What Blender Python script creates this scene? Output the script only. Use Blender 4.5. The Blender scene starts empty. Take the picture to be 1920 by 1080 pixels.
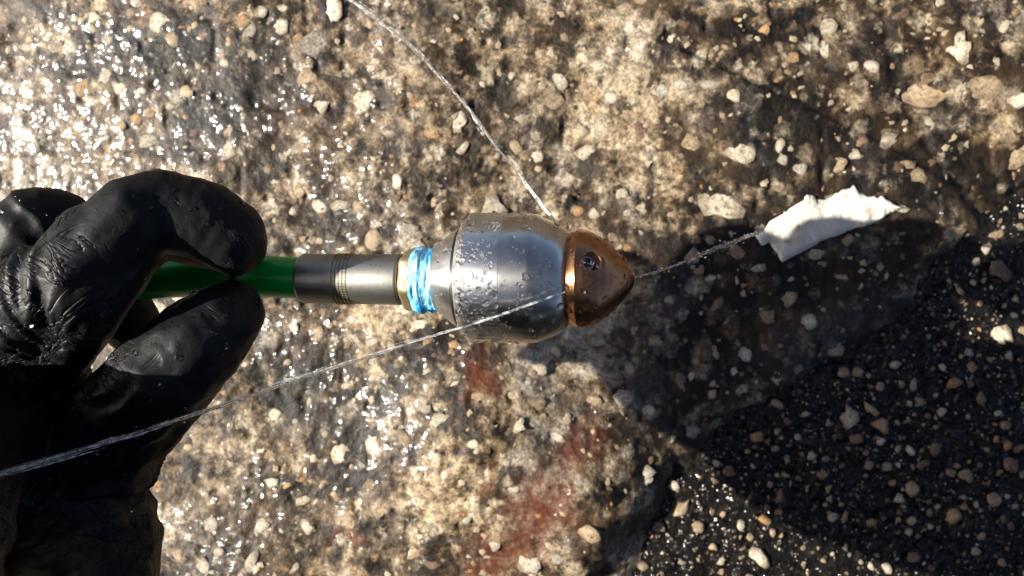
import bpy, bmesh, math, random
import numpy as np
from mathutils import Vector, Matrix
random.seed(7)
rng = np.random.default_rng(11)
R = math.radians
SC = bpy.context.scene
COL = SC.collection

# ------------------------------------------------------------------ camera, sky, sun, exposure
H_AXIS = 0.143                 # hose / nozzle axis above the ground
D_AXIS = 0.245                 # camera above that axis
H_CAM = H_AXIS + D_AXIS
FOV = R(62)
K = 960 / math.tan(FOV / 2)    # focal length in photograph pixels
SUN_EL = R(30)
cam = bpy.data.cameras.new('camera')
cam.sensor_width = 36
cam.lens = 18 / math.tan(FOV / 2)
cam.clip_start = 0.002
cam.clip_end = 200
cam.dof.use_dof = True
cam.dof.focus_distance = D_AXIS - 0.012
cam.dof.aperture_fstop = 23
co = bpy.data.objects.new('camera', cam)
COL.objects.link(co)
co.location = (0, 0, H_CAM)
SC.camera = co

w = bpy.data.worlds.new('World')
SC.world = w
w.use_nodes = True
wn = w.node_tree.nodes
sky = wn.new('ShaderNodeTexSky')
sky.sky_type = 'NISHITA'
sky.sun_disc = False
sky.sun_elevation = SUN_EL
sky.sun_rotation = R(270)
sky.air_density = .5
sky.ozone_density = .2
sky.dust_density = 2.0
wn['Background'].inputs['Strength'].default_value = 0.05
w.node_tree.links.new(sky.outputs[0], wn['Background'].inputs['Color'])

sl = bpy.data.lights.new('sun', 'SUN')
sl.energy = 5.0
sl.angle = R(0.53)
sl.color = (1.0, 0.93, 0.82)
so = bpy.data.objects.new('sun', sl)
COL.objects.link(so)
so.rotation_euler = Vector((math.cos(SUN_EL), 0.0, -math.sin(SUN_EL))).to_track_quat('-Z', 'Y').to_euler()

SC.view_settings.view_transform = 'Standard'
SC.view_settings.look = 'None'
SC.view_settings.gamma = 1
SC.view_settings.exposure = 1.25
SC.render.engine = 'CYCLES'
SC.cycles.use_denoising = True
SC.cycles.max_bounces = 8
SC.cycles.transparent_max_bounces = 24
SC.cycles.sample_clamp_indirect = 4

# ------------------------------------------------------------------ helpers
def P(px, py, z=0.0):
    """point at height z above the hose axis that the photograph shows at this pixel"""
    d = D_AXIS - z
    return Vector(((px - 960) / K * d, (540 - py) / K * d, H_AXIS + z))
def G(px, py):
    return ((px - 960) / K * H_CAM, (540 - py) / K * H_CAM)

def nodes_mat(name):
    m = bpy.data.materials.new(name)
    m.use_nodes = True
    nt = m.node_tree
    return m, nt, nt.nodes['Principled BSDF']
class N:
    """small node-tree helper"""
    def __init__(s, nt, coord='Object'):
        s.nt = nt
        s.tc = nt.nodes.new('ShaderNodeTexCoord').outputs[coord]
    def link(s, a, b): s.nt.links.new(a, b)
    def _set(s, inp, v):
        if hasattr(v, 'is_output'): s.link(v, inp)
        else: inp.default_value = v
    def noise(s, scale, detail=4, rough=.55, dist=0, vec=None, out='Fac'):
        n = s.nt.nodes.new('ShaderNodeTexNoise')
        n.inputs['Scale'].default_value = scale
        n.inputs['Detail'].default_value = detail
        n.inputs['Roughness'].default_value = rough
        n.inputs['Distortion'].default_value = dist
        s.link(vec or s.tc, n.inputs['Vector'])
        return n.outputs[out]
    def voronoi(s, scale, feature='F1', vec=None, out='Distance', rand=1):
        n = s.nt.nodes.new('ShaderNodeTexVoronoi')
        n.feature = feature
        n.inputs['Scale'].default_value = scale
        n.inputs['Randomness'].default_value = rand
        s.link(vec or s.tc, n.inputs['Vector'])
        return n.outputs[out]
    def ramp(s, fac, stops, interp='LINEAR'):
        n = s.nt.nodes.new('ShaderNodeValToRGB')
        cr = n.color_ramp
        cr.interpolation = interp
        while len(cr.elements) < len(stops): cr.elements.new(0.5)
        for e, (p, c) in zip(cr.elements, stops):
            e.position = p
            e.color = (*c, 1) if isinstance(c, tuple) else (c, c, c, 1)
        s.link(fac, n.inputs[0])
        return n.outputs[0]
    def mix(s, fac, a, b, mode='MIX'):
        n = s.nt.nodes.new('ShaderNodeMix')
        n.data_type = 'RGBA'
        n.blend_type = mode
        s._set(n.inputs['Factor'], fac)
        s._set(n.inputs['A'], a if not isinstance(a, tuple) else (*a, 1))
        s._set(n.inputs['B'], b if not isinstance(b, tuple) else (*b, 1))
        return n.outputs['Result']
    def math(s, op, a, b=0.0, c=None):
        n = s.nt.nodes.new('ShaderNodeMath')
        n.operation = op
        s._set(n.inputs[0], a)
        s._set(n.inputs[1], b)
        if c is not None: s._set(n.inputs[2], c)
        return n.outputs[0]
    def bump(s, h, dist, strength=1.0, normal=None):
        n = s.nt.nodes.new('ShaderNodeBump')
        n.inputs['Distance'].default_value = dist
        n.inputs['Strength'].default_value = strength
        s.link(h, n.inputs['Height'])
        if normal is not None: s.link(normal, n.inputs['Normal'])
        return n.outputs[0]
    def mapping(s, scale):
        n = s.nt.nodes.new('ShaderNodeMapping')
        n.inputs['Scale'].default_value = scale
        s.link(s.tc, n.inputs['Vector'])
        return n.outputs[0]
    def attr(s, name):
        n = s.nt.nodes.new('ShaderNodeAttribute')
        n.attribute_name = name
        return n.outputs['Fac']

def mesh(name, V, F, mat, parent=None, local=False, smooth=True):
    V = np.asarray(V, dtype=float)
    if parent is not None and not local:
        mi = parent.matrix_basis.inverted()
        A = np.array(mi)
        V = V @ A[:3, :3].T + A[:3, 3]
    me = bpy.data.meshes.new(name)
    me.from_pydata(V.tolist(), [], [tuple(int(i) for i in f) for f in F])
    me.update()
    if smooth: me.shade_smooth()
    if mat: me.materials.append(mat)
    o = bpy.data.objects.new(name, me)
    COL.objects.link(o)
    if parent is not None: o.parent = parent
    return o
def empty(name, loc, rot=(0, 0, 0)):
    o = bpy.data.objects.new(name, None)
    o.empty_display_size = 0.01
    COL.objects.link(o)
    o.matrix_basis = Matrix.Translation(loc) @ Matrix.Rotation(rot[2], 4, 'Z') @ Matrix.Rotation(rot[1], 4, 'Y')
    return o
def tag(o, label=None, cat=None, group=None, kind=None):
    if label: o['label'] = label
    if cat: o['category'] = cat
    if group: o['group'] = group
    if kind: o['kind'] = kind
    return o

# value noise
def _hash(i, j, k, seed):
    n = (i.astype(np.int64) * 374761393 + j.astype(np.int64) * 668265263 + k.astype(np.int64) * 2147483647 + seed * 1442695041)
    n = (n ^ (n >> 13)) * 1274126177
    n = n ^ (n >> 16)
    return (n & 0xffff) / 65535.0
def vnoise(x, y, z=None, seed=0):
    x = np.asarray(x, float); y = np.asarray(y, float)
    z = np.zeros_like(x) if z is None else np.asarray(z, float)
    i, j, k = np.floor(x), np.floor(y), np.floor(z)
    u, v, t = x - i, y - j, z - k
    u, v, t = (a * a * (3 - 2 * a) for a in (u, v, t))
    i, j, k = (a.astype(np.int64) for a in (i, j, k))
    def h(a, b, c): return _hash(i + a, j + b, k + c, seed)
    def plane(c): return (h(0, 0, c) * (1 - u) + h(1, 0, c) * u) * (1 - v) + (h(0, 1, c) * (1 - u) + h(1, 1, c) * u) * v
    return (plane(0) * (1 - t) + plane(1) * t) * 2 - 1
def fbm(x, y, z=None, octv=4, seed=0, gain=.5):
    r, a = 0, 1
    for o in range(octv):
        s = 2 ** o
        r = r + a * vnoise(x * s + 17.3 * o, y * s - 9.1 * o, None if z is None else z * s + 4.7 * o, seed + o)
        a *= gain
    return r
def sstep(a, b, x):
    t = np.clip((x - a) / (b - a), 0, 1)
    return t * t * (3 - 2 * t)

# ------------------------------------------------------------------ ground: worn concrete slab over asphalt
EDGE_PX = [(1000, 1400), (1075, 1110), (1150, 1010), (1230, 925), (1300, 850), (1420, 775), (1560, 690), (1655, 625),
           (1715, 560), (1745, 505), (1800, 480), (1845, 445), (1850, 400), (1880, 365), (1960, 330), (2200, 240), (4000, 0)]
EDGE = np.array([G(*p) for p in EDGE_PX])
def edge_sd(x, y):
    """signed distance to the broken edge of the concrete, positive on the concrete"""
    best = np.full(x.shape, 1e9)
    sgn = np.zeros(x.shape)
    for (ax, ay), (bx, by) in zip(EDGE[:-1], EDGE[1:]):
        dx, dy = bx - ax, by - ay
        t = np.clip(((x - ax) * dx + (y - ay) * dy) / (dx * dx + dy * dy), 0, 1)
        ex, ey = x - (ax + t * dx), y - (ay + t * dy)
        d = ex * ex + ey * ey
        c = dx * (y - ay) - dy * (x - ax)
        m = d < best
        best = np.where(m, d, best)
        sgn = np.where(m, np.where(c > 0, 1, -1), sgn)
    return np.sqrt(best) * sgn
CRACK = np.array([G(*p) for p in [(1640, -40), (1665, 60), (1690, 175), (1735, 262), (1765, 320), (1850, 405)]])
def seg_dist(x, y, L):
    best = np.full(x.shape, 1e9)
    for (ax, ay), (bx, by) in zip(L[:-1], L[1:]):
        dx, dy = bx - ax, by - ay
        t = np.clip(((x - ax) * dx + (y - ay) * dy) / (dx * dx + dy * dy), 0, 1)
        best = np.minimum(best, np.hypot(x - (ax + t * dx), y - (ay + t * dy)))
    return best
# low swellings of the slab: px, py, sx, sy (px), height (mm)
SWELL = [(895, 810, 190, 200, 18.0), (1120, 990, 110, 190, 12.0), (1450, 180, 300, 220, 2.5), (790, 170, 90, 120, 4.0), (760, 470, 120, 70, 3.0)]
def conc_h(x, y):
    near = np.exp(-(np.maximum(np.abs(x) - .3, 0) ** 2 + np.maximum(np.abs(y) - .2, 0) ** 2) / .02)
    z = fbm(x * 45, y * 45, octv=3, seed=3) * .0011 + fbm(x * 260, y * 260, octv=3, seed=9) * .00028
    z = z - np.maximum(vnoise(x * 170, y * 170, seed=21) - .45, 0) * .0022
    for px, py, sx, sy, h in SWELL:
        gx, gy = G(px, py)
        s = H_CAM / K
        z = z + h * .001 * np.exp(-((x - gx) / (sx * s)) ** 2 - ((y - gy) / (sy * s)) ** 2)
    gx0 = G(480, 0)[0]
    t_ = np.clip(gx0 - x, 0, .30)
    z = z - .15 * t_ * t_ / (t_ + .03)
    z = z * near
    wob = fbm(x * 70, y * 70, octv=3, seed=31) * .003
    c = seg_dist(x + wob * .6, y + wob * .4, CRACK)
    z = z - .0012 * np.exp(-(c / .0024) ** 2)
    sd = edge_sd(x, y) + wob
    z = z - .0085 * (1 - sstep(-.012, .009, sd)) - .0016 * (1 - sstep(0, .03, sd))
    return z
def asph_h(x, y):
    near = np.exp(-(np.maximum(np.abs(x) - .3, 0) ** 2 + np.maximum(np.abs(y) - .2, 0) ** 2) / .02)
    return -.0042 + near * (fbm(x * 210, y * 210, octv=3, seed=51) * .00075 + fbm(x * 40, y * 40, octv=2, seed=55) * .0008)
def axis_coords(lo, hi, step, far):
    a = list(np.arange(lo, hi, step))
    s, x = step, a[-1]
    while x < far:
        s *= 1.5; x += s; a.append(x)
    s, x = step, a[0]
    while x > -far:
        s *= 1.5; x -= s; a.insert(0, x)
    return np.array(a)
def sheet(name, xs, ys, hf, mat, attrs=None):
    X, Y = np.meshgrid(xs, ys)
    Z = hf(X, Y)
    nx, ny = len(xs), len(ys)
    V = np.stack([X, Y, Z], -1).reshape(-1, 3)
    idx = np.arange(nx * ny).reshape(ny, nx)
    F = np.stack([idx[:-1, :-1], idx[:-1, 1:], idx[1:, 1:], idx[1:, :-1]], -1).reshape(-1, 4)
    me = bpy.data.meshes.new(name)
    me.vertices.add(len(V)); me.vertices.foreach_set('co', V.ravel())
    me.loops.add(F.size); me.loops.foreach_set('vertex_index', F.ravel().astype(np.int32))
    me.polygons.add(len(F)); me.polygons.foreach_set('loop_start', np.arange(0, F.size, 4, dtype=np.int32))
    me.update(calc_edges=True)
    me.shade_smooth()
    for k, f in (attrs or {}).items():
        a = me.attributes.new(k, 'FLOAT', 'POINT')
        a.data.foreach_set('value', f(X, Y).ravel().astype(np.float32))
    me.materials.append(mat)
    o = bpy.data.objects.new(name, me)
    COL.objects.link(o)
    return tag(o, kind='structure')

# stains, and dark patches that partly deepen the hand's shadow: px, py, rx, ry, angle
RUST = [(905, 700, 46, 66, -25), (1085, 850, 32, 85, -35), (1010, 960, 85, 62, 40), (940, 1045, 100, 45, 30), 
        (920, 890, 20, 45, -15), (650, 1003, 40, 22, 0)]
DARK = [(1480, 560, 300, 190, 0), (1600, 640, 150, 80, -30), (1350, 640, 170, 120, 20), (1300, 900, 110, 110, 0), (270, 90, 230, 70, 0), (420, 200, 110, 130, 0),  # darker concrete; blobs inside the hand's shadow also paint that shade deeper
        (1650, 330, 190, 120, 10), (1800, 330, 120, 90, 0), (1480, 240, 120, 110, 0), (560, 700, 110, 70, 0), (640, 850, 60, 120, 0), (1400, 60, 160, 40, 0)]
PALE = [(1010, 720, 150, 110, 0), (880, 900, 160, 110, 20), (1150, 160, 170, 180, 0), (1180, 330, 120, 90, 0), (1250, 60, 120, 70, 0), (760, 560, 160, 70, 0), (1100, 560, 170, 110, 0)]
FILM = [(40, 230, 210, 150, 0), (250, 60, 150, 60, -10), (310, 170, 130, 60, -10), (430, 220, 60, 60, 0), (230, 270, 120, 60, 0), (700, 850, 130, 170, 20), (800, 760, 60, 140, 0), (1010, 880, 45, 190, -38), (920, 1020, 50, 90, -30),
        (490, 960, 80, 60, 0), (700, 450, 90, 40, 0), (690, 180, 50, 60, 0), (560, 640, 130, 60, 0), (620, 320, 90, 80, 0), (80, 330, 120, 40, 0), (520, 110, 60, 60, 0), (870, 660, 40, 50, 0)]
CALM = [(60, 230, 420, 330, 0), (730, 830, 170, 220, 0), (960, 960, 90, 190, -38)]
def blobs(L, seed, soft=.55):
    def f(X, Y):
        s = H_CAM / K
        m = np.zeros(X.shape)
        wx = fbm(X * 90, Y * 90, octv=3, seed=seed) * .007
        wy = fbm(X * 90 + 31, Y * 90, octv=3, seed=seed + 5) * .007
        for px, py, rx, ry, a in L:
            gx, gy = G(px, py)
            c, n = math.cos(R(a)), math.sin(R(a))
            dx, dy = X - gx + wx, Y - gy + wy
            u, v = (dx * c + dy * n) / (rx * s), (-dx * n + dy * c) / (ry * s)
            m = np.maximum(m, 1 - sstep(soft, 1.35, np.sqrt(u * u + v * v)))
        return m
    return f

def concrete_material():
    m, nt, b = nodes_mat('wet_worn_concrete')
    n = N(nt)
    big = n.noise(32, 5, .62)
    mid = n.noise(88, 9, .70, .25)
    fine = n.noise(520, 4, .6)
    # outlines of the aggregate are warped so that no cell has straight sides
    def warp(scale, amt, fine_s, fine_a):
        a = nt.nodes.new('ShaderNodeVectorMath'); a.operation = 'MULTIPLY_ADD'
        n.link(n.noise(scale, 3, .6, out='Color'), a.inputs[0])
        a.inputs[1].default_value = (amt,) * 3
        n.link(n.tc, a.inputs[2])
        c = nt.nodes.new('ShaderNodeVectorMath'); c.operation = 'MULTIPLY_ADD'
        n.link(n.noise(fine_s, 2, .6, out='Color'), c.inputs[0])
        c.inputs[1].default_value = (fine_a,) * 3
        n.link(a.outputs[0], c.inputs[2])
        return c.outputs[0]
    def cells(scale, vec, lo, hi, r0, r1):
        v = nt.nodes.new('ShaderNodeTexVoronoi')
        v.inputs['Scale'].default_value = scale
        n.link(vec, v.inputs['Vector'])
        sp = nt.nodes.new('ShaderNodeSeparateColor'); n.link(v.outputs['Color'], sp.inputs[0])
        sel = n.ramp(sp.outputs[0], [(lo, 0.0), (hi, 1.0)])
        inn = n.ramp(v.outputs['Distance'], [(r0, 1.0), (r1, 0.0)])
        return n.math('MULTIPLY', sel, inn), sp.outputs[1], sp.outputs[2]
    f = n.math('ADD', n.math('MULTIPLY', mid, .62), n.math('MULTIPLY', big, .38))
    f = n.math('ADD', f, n.math('MULTIPLY', n.attr('pale'), .07))
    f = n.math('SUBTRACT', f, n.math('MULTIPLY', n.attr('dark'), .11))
    base = n.ramp(f, [(.42, (.007, .005, .003)), (.47, (.026, .017, .010)), (.505, (.085, .058, .033)), (.54, (.20, .145, .086)), (.58, (.36, .28, .178)), (.66, (.56, .47, .33))])
    pal = [(.0, (.04, .026, .015)), (.2, (.15, .098, .054)), (.42, (.34, .255, .155)), (.66, (.54, .445, .30)), (.86, (.66, .59, .45)), (1.0, (.38, .20, .07))]
    w1 = warp(70, .012, 330, .0060)
    w2 = warp(120, .008, 600, .0040)
    for sc, ww, lo, hi, r0, r1, k in ((165, w2, .58, .66, .28, .48, .7), (82, w1, .60, .66, .28, .46, .85), (46, w1, .74, .79, .24, .38, .9)):
        msk, hue, val = cells(sc, ww, lo, hi, r0, r1)
        col = n.ramp(hue, pal)
        col = n.mix(n.ramp(n.noise(sc * 3, 4, .65), [(.38, .65), (.6, 0.0)]), col, (.10, .075, .05))
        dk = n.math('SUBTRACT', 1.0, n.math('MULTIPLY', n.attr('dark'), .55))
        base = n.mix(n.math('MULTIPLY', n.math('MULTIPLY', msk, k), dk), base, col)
    base = n.mix(n.math('MULTIPLY', n.ramp(fine, [(.36, 1.0), (.5, 0.0)]), .5), base, (.014, .010, .007))
    gaps = n.ramp(n.noise(66, 7, .70, .3), [(.42, 1.0), (.485, 0.0)])
    base = n.mix(n.math('MULTIPLY', gaps, .82), base, (.018, .0125, .008))
    gry = n.ramp(n.noise(21, 4, .6), [(.46, 0.0), (.60, .55)])
    lum = nt.nodes.new('ShaderNodeHueSaturation'); lum.inputs['Saturation'].default_value = .45
    n.link(base, lum.inputs['Color'])
    base = n.mix(gry, base, lum.outputs[0])
    base = n.mix(1.0, base, n.ramp(n.noise(760, 6, .7), [(.36, (.50, .48, .46)), (.5, (1., 1., 1.)), (.64, (1.35, 1.32, 1.26))]), 'MULTIPLY')
    # yellow-brown and rust staining
    yel = n.ramp(n.noise(24, 4, .6), [(.5, 0.0), (.7, .5)])
    base = n.mix(yel, base, n.mix(.5, base, (.19, .115, .05)))
    rust = n.math('MULTIPLY', n.attr('rust'), n.ramp(mid, [(.42, 1.0), (.62, .7)]))
    base = n.mix(rust, base, n.mix(.10, (.095, .024, .009), base))
    n.link(base, b.inputs['Base Color'])
    b.inputs['Roughness'].default_value = .5
    b.inputs['Specular IOR Level'].default_value = .3
    nb = n.bump(mid, .0009, 1.0)
    nb = n.bump(fine, .0005, 1.0, nb)
    n.link(nb, b.inputs['Normal'])
    # water film: smooth, follows a softer relief, lies in patches
    wn_ = n.noise(22, 5, .65)
    wet = n.ramp(wn_, [(.54, .0), (.60, .55)])
    flm = n.math('MULTIPLY', n.attr('film'), n.ramp(n.noise(48, 3, .6), [(.39, .0), (.48, 1.0)]))
    n.link(n.math('MULTIPLY', n.math('MAXIMUM', wet, flm), 1.0), b.inputs['Coat Weight'])
    b.inputs['Coat Roughness'].default_value = .2
    b.inputs['Coat IOR'].default_value = 1.6
    wb = n.bump(n.noise(180, 0, .5), .0042, 1.0)
    n.link(n.math('SUBTRACT', 1.0, n.math('MULTIPLY', n.attr('calm'), .52)), wb.node.inputs['Strength'])
    wb = n.bump(n.noise(480, 0, .5), .0005, 1.0, wb)
    n.link(wb, b.inputs['Coat Normal'])
    return m
def asphalt_material():
    m, nt, b = nodes_mat('wet_asphalt')
    n = N(nt)
    mid = n.noise(190, 5, .65)
    fine = n.noise(800, 4, .6)
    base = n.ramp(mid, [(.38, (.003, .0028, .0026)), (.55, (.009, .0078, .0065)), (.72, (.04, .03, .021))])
    vor = nt.nodes.new('ShaderNodeTexVoronoi')
    vor.inputs['Scale'].default_value = 420
    n.link(n.tc, vor.inputs['Vector'])
    sel = n.ramp(vor.outputs['Color'], [(.80, 0.0), (.86, 1.0)])
    inner = n.ramp(vor.outputs['Distance'], [(.28, 1.0), (.42, 0.0)])
    base = n.mix(n.math('MULTIPLY', sel, inner), base, (.21, .16, .11))
    n.link(base, b.inputs['Base Color'])
    b.inputs['Roughness'].default_value = .6
    b.inputs['Specular IOR Level'].default_value = .08
    nb = n.bump(mid, .003, 1.0)
    nb = n.bump(fine, .0010, 1.0, nb)
    n.link(nb, b.inputs['Normal'])
    b.inputs['Coat Weight'].default_value = .45
    b.inputs['Coat Roughness'].default_value = .17
    b.inputs['Coat IOR'].default_value = 1.5
    wb = n.bump(n.noise(300, 0, .5), .0042, 1.0)
    n.link(wb, b.inputs['Coat Normal'])
    return m
CONC = concrete_material()
ASPH = asphalt_material()
concrete = sheet('concrete_ground', axis_coords(-.27, .27, .0008, 25), axis_coords(-.17, .17, .0008, 25), conc_h, CONC,
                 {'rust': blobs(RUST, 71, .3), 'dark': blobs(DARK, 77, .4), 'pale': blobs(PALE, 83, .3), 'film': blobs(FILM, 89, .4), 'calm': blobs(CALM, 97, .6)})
tag(concrete, 'worn wet concrete with exposed pale stones')
ax = axis_coords(.0, .30, .0011, 25)
ax = ax[ax > -.02]
ay = axis_coords(-.18, .08, .0011, 25)
ay = ay[ay < .11]
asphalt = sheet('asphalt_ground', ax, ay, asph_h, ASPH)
tag(asphalt, 'dark wet asphalt with scattered small stones')

# ---- stones set in the concrete and in the asphalt: each a part of the sheet it sits in
def stone_mesh(name, seed, rings=3):
    r = np.random.default_rng(seed)
    n = 13
    ang = np.linspace(0, 2 * np.pi, n, endpoint=False) + r.normal(0, .07, n)
    rad = 1 + sum(r.normal(0, a) * np.cos(k * ang + r.uniform(0, 6.28)) for k, a in ((2, .17), (3, .14), (4, .09), (5, .08))) + r.normal(0, .07, n)
    rad = rad * .84
    V, F = [], []
    for k, (sc, z) in enumerate(((1.03, -.5), (.97, .12), (.62, .33))):
        for a, q in zip(ang, rad):
            jit = r.normal(0, .025, 3)
            V.append((q * sc * math.cos(a) + jit[0], q * sc * math.sin(a) + jit[1], z + (jit[2] if k else 0)))
    V.append((0, 0, .36))
    for k in range(2):
        for i in range(n):
            j = (i + 1) % n
            F.append((k * n + i, k * n + j, (k + 1) * n + j, (k + 1) * n + i))
    for i in range(n):
        F.append((2 * n + i, 2 * n + (i + 1) % n, 3 * n))
    me = bpy.data.meshes.new(name)
    me.from_pydata(V, [], F)
    me.update(); me.shade_smooth()
    return me
def stone_material(name, c0, c1, c2):
    m, nt, b = nodes_mat(name)
    n = N(nt)
    oi = nt.nodes.new('ShaderNodeObjectInfo')
    add = nt.nodes.new('ShaderNodeVectorMath'); add.operation = 'ADD'
    cmb = nt.nodes.new('ShaderNodeCombineXYZ')
    n.link(n.math('MULTIPLY', oi.outputs['Random'], 40.0), cmb.inputs[0])
    n.link(n.tc, add.inputs[0]); n.link(cmb.outputs[0], add.inputs[1])
    vv = add.outputs[0]
    f = n.noise(1.5, 7, .70, vec=vv)
    col = n.ramp(f, [(.36, c0), (.48, c1), (.62, c2)])
    pits = n.ramp(n.noise(4.2, 5, .68, vec=vv), [(.38, 1.0), (.50, 0.0)])
    col = n.mix(n.math('MULTIPLY', pits, .75), col, (.085, .06, .036))
    # cement still clinging to the rim of the stone
    ln = nt.nodes.new('ShaderNodeVectorMath'); ln.operation = 'LENGTH'
    n.link(n.tc, ln.inputs[0])
    rimf = n.math('ADD', ln.outputs['Value'], n.math('MULTIPLY', n.math('SUBTRACT', n.noise(3.0, 4, .65, vec=vv), .5), 1.3))
    col = n.mix(n.math('MULTIPLY', n.ramp(rimf, [(.62, 0.0), (.88, 1.0)]), .72), col, (.16, .112, .066))
    hsv = nt.nodes.new('ShaderNodeHueSaturation')
    n.link(col, hsv.inputs['Color'])
    n.link(n.math('ADD', .68, n.math('MULTIPLY', oi.outputs['Random'], .42)), hsv.inputs['Value'])
    n.link(hsv.outputs[0], b.inputs['Base Color'])
    b.inputs['Roughness'].default_value = .5
    b.inputs['Coat Weight'].default_value = .5
    b.inputs['Coat Roughness'].default_value = .12
    b.inputs['Coat IOR'].default_value = 1.33
    n.link(n.bump(n.noise(6, 5, .65), .0006, 1.0), b.inputs['Normal'])
    return m
S_CREAM = stone_material('cream_stone', (.46, .37, .25), (.62, .54, .40), (.74, .68, .55))
S_TAN = stone_material('tan_stone', (.22, .145, .08), (.40, .29, .17), (.54, .43, .28))
S_GREY = stone_material('grey_stone', (.24, .20, .15), (.40, .355, .275), (.54, .50, .41))
S_ORANGE = stone_material('orange_stone', (.26, .13, .045), (.44, .24, .085), (.58, .40, .20))
S_BROWN = stone_material('brown_stone', (.09, .05, .03), (.19, .11, .065), (.30, .20, .13))
VAR = [stone_mesh('stone', 100 + i) for i in range(16)]
for me in VAR: me.materials.append(None)
def place_stone(par, hf, px, py, rpx, asp, rot, mat, var, lift=0.0):
    gx, gy = G(px, py)
    r = rpx * H_CAM / K
    o = bpy.data.objects.new('stone', VAR[var % len(VAR)])
    COL.objects.link(o)
    o.parent = par
    z = float(hf(np.array([gx]), np.array([gy]))[0])
    o.location = (gx, gy, z + lift)
    o.rotation_euler = (random.gauss(0, .08), random.gauss(0, .08), R(rot))
    hz = min(r, .0042) * (random.uniform(.13, .22) if par is concrete else random.uniform(.45, .65))
    o.scale = (r * asp ** .6, r / asp ** .5, hz)
    o.material_slots[0].link = 'OBJECT'
    o.material_slots[0].material = mat
    return o
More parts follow.
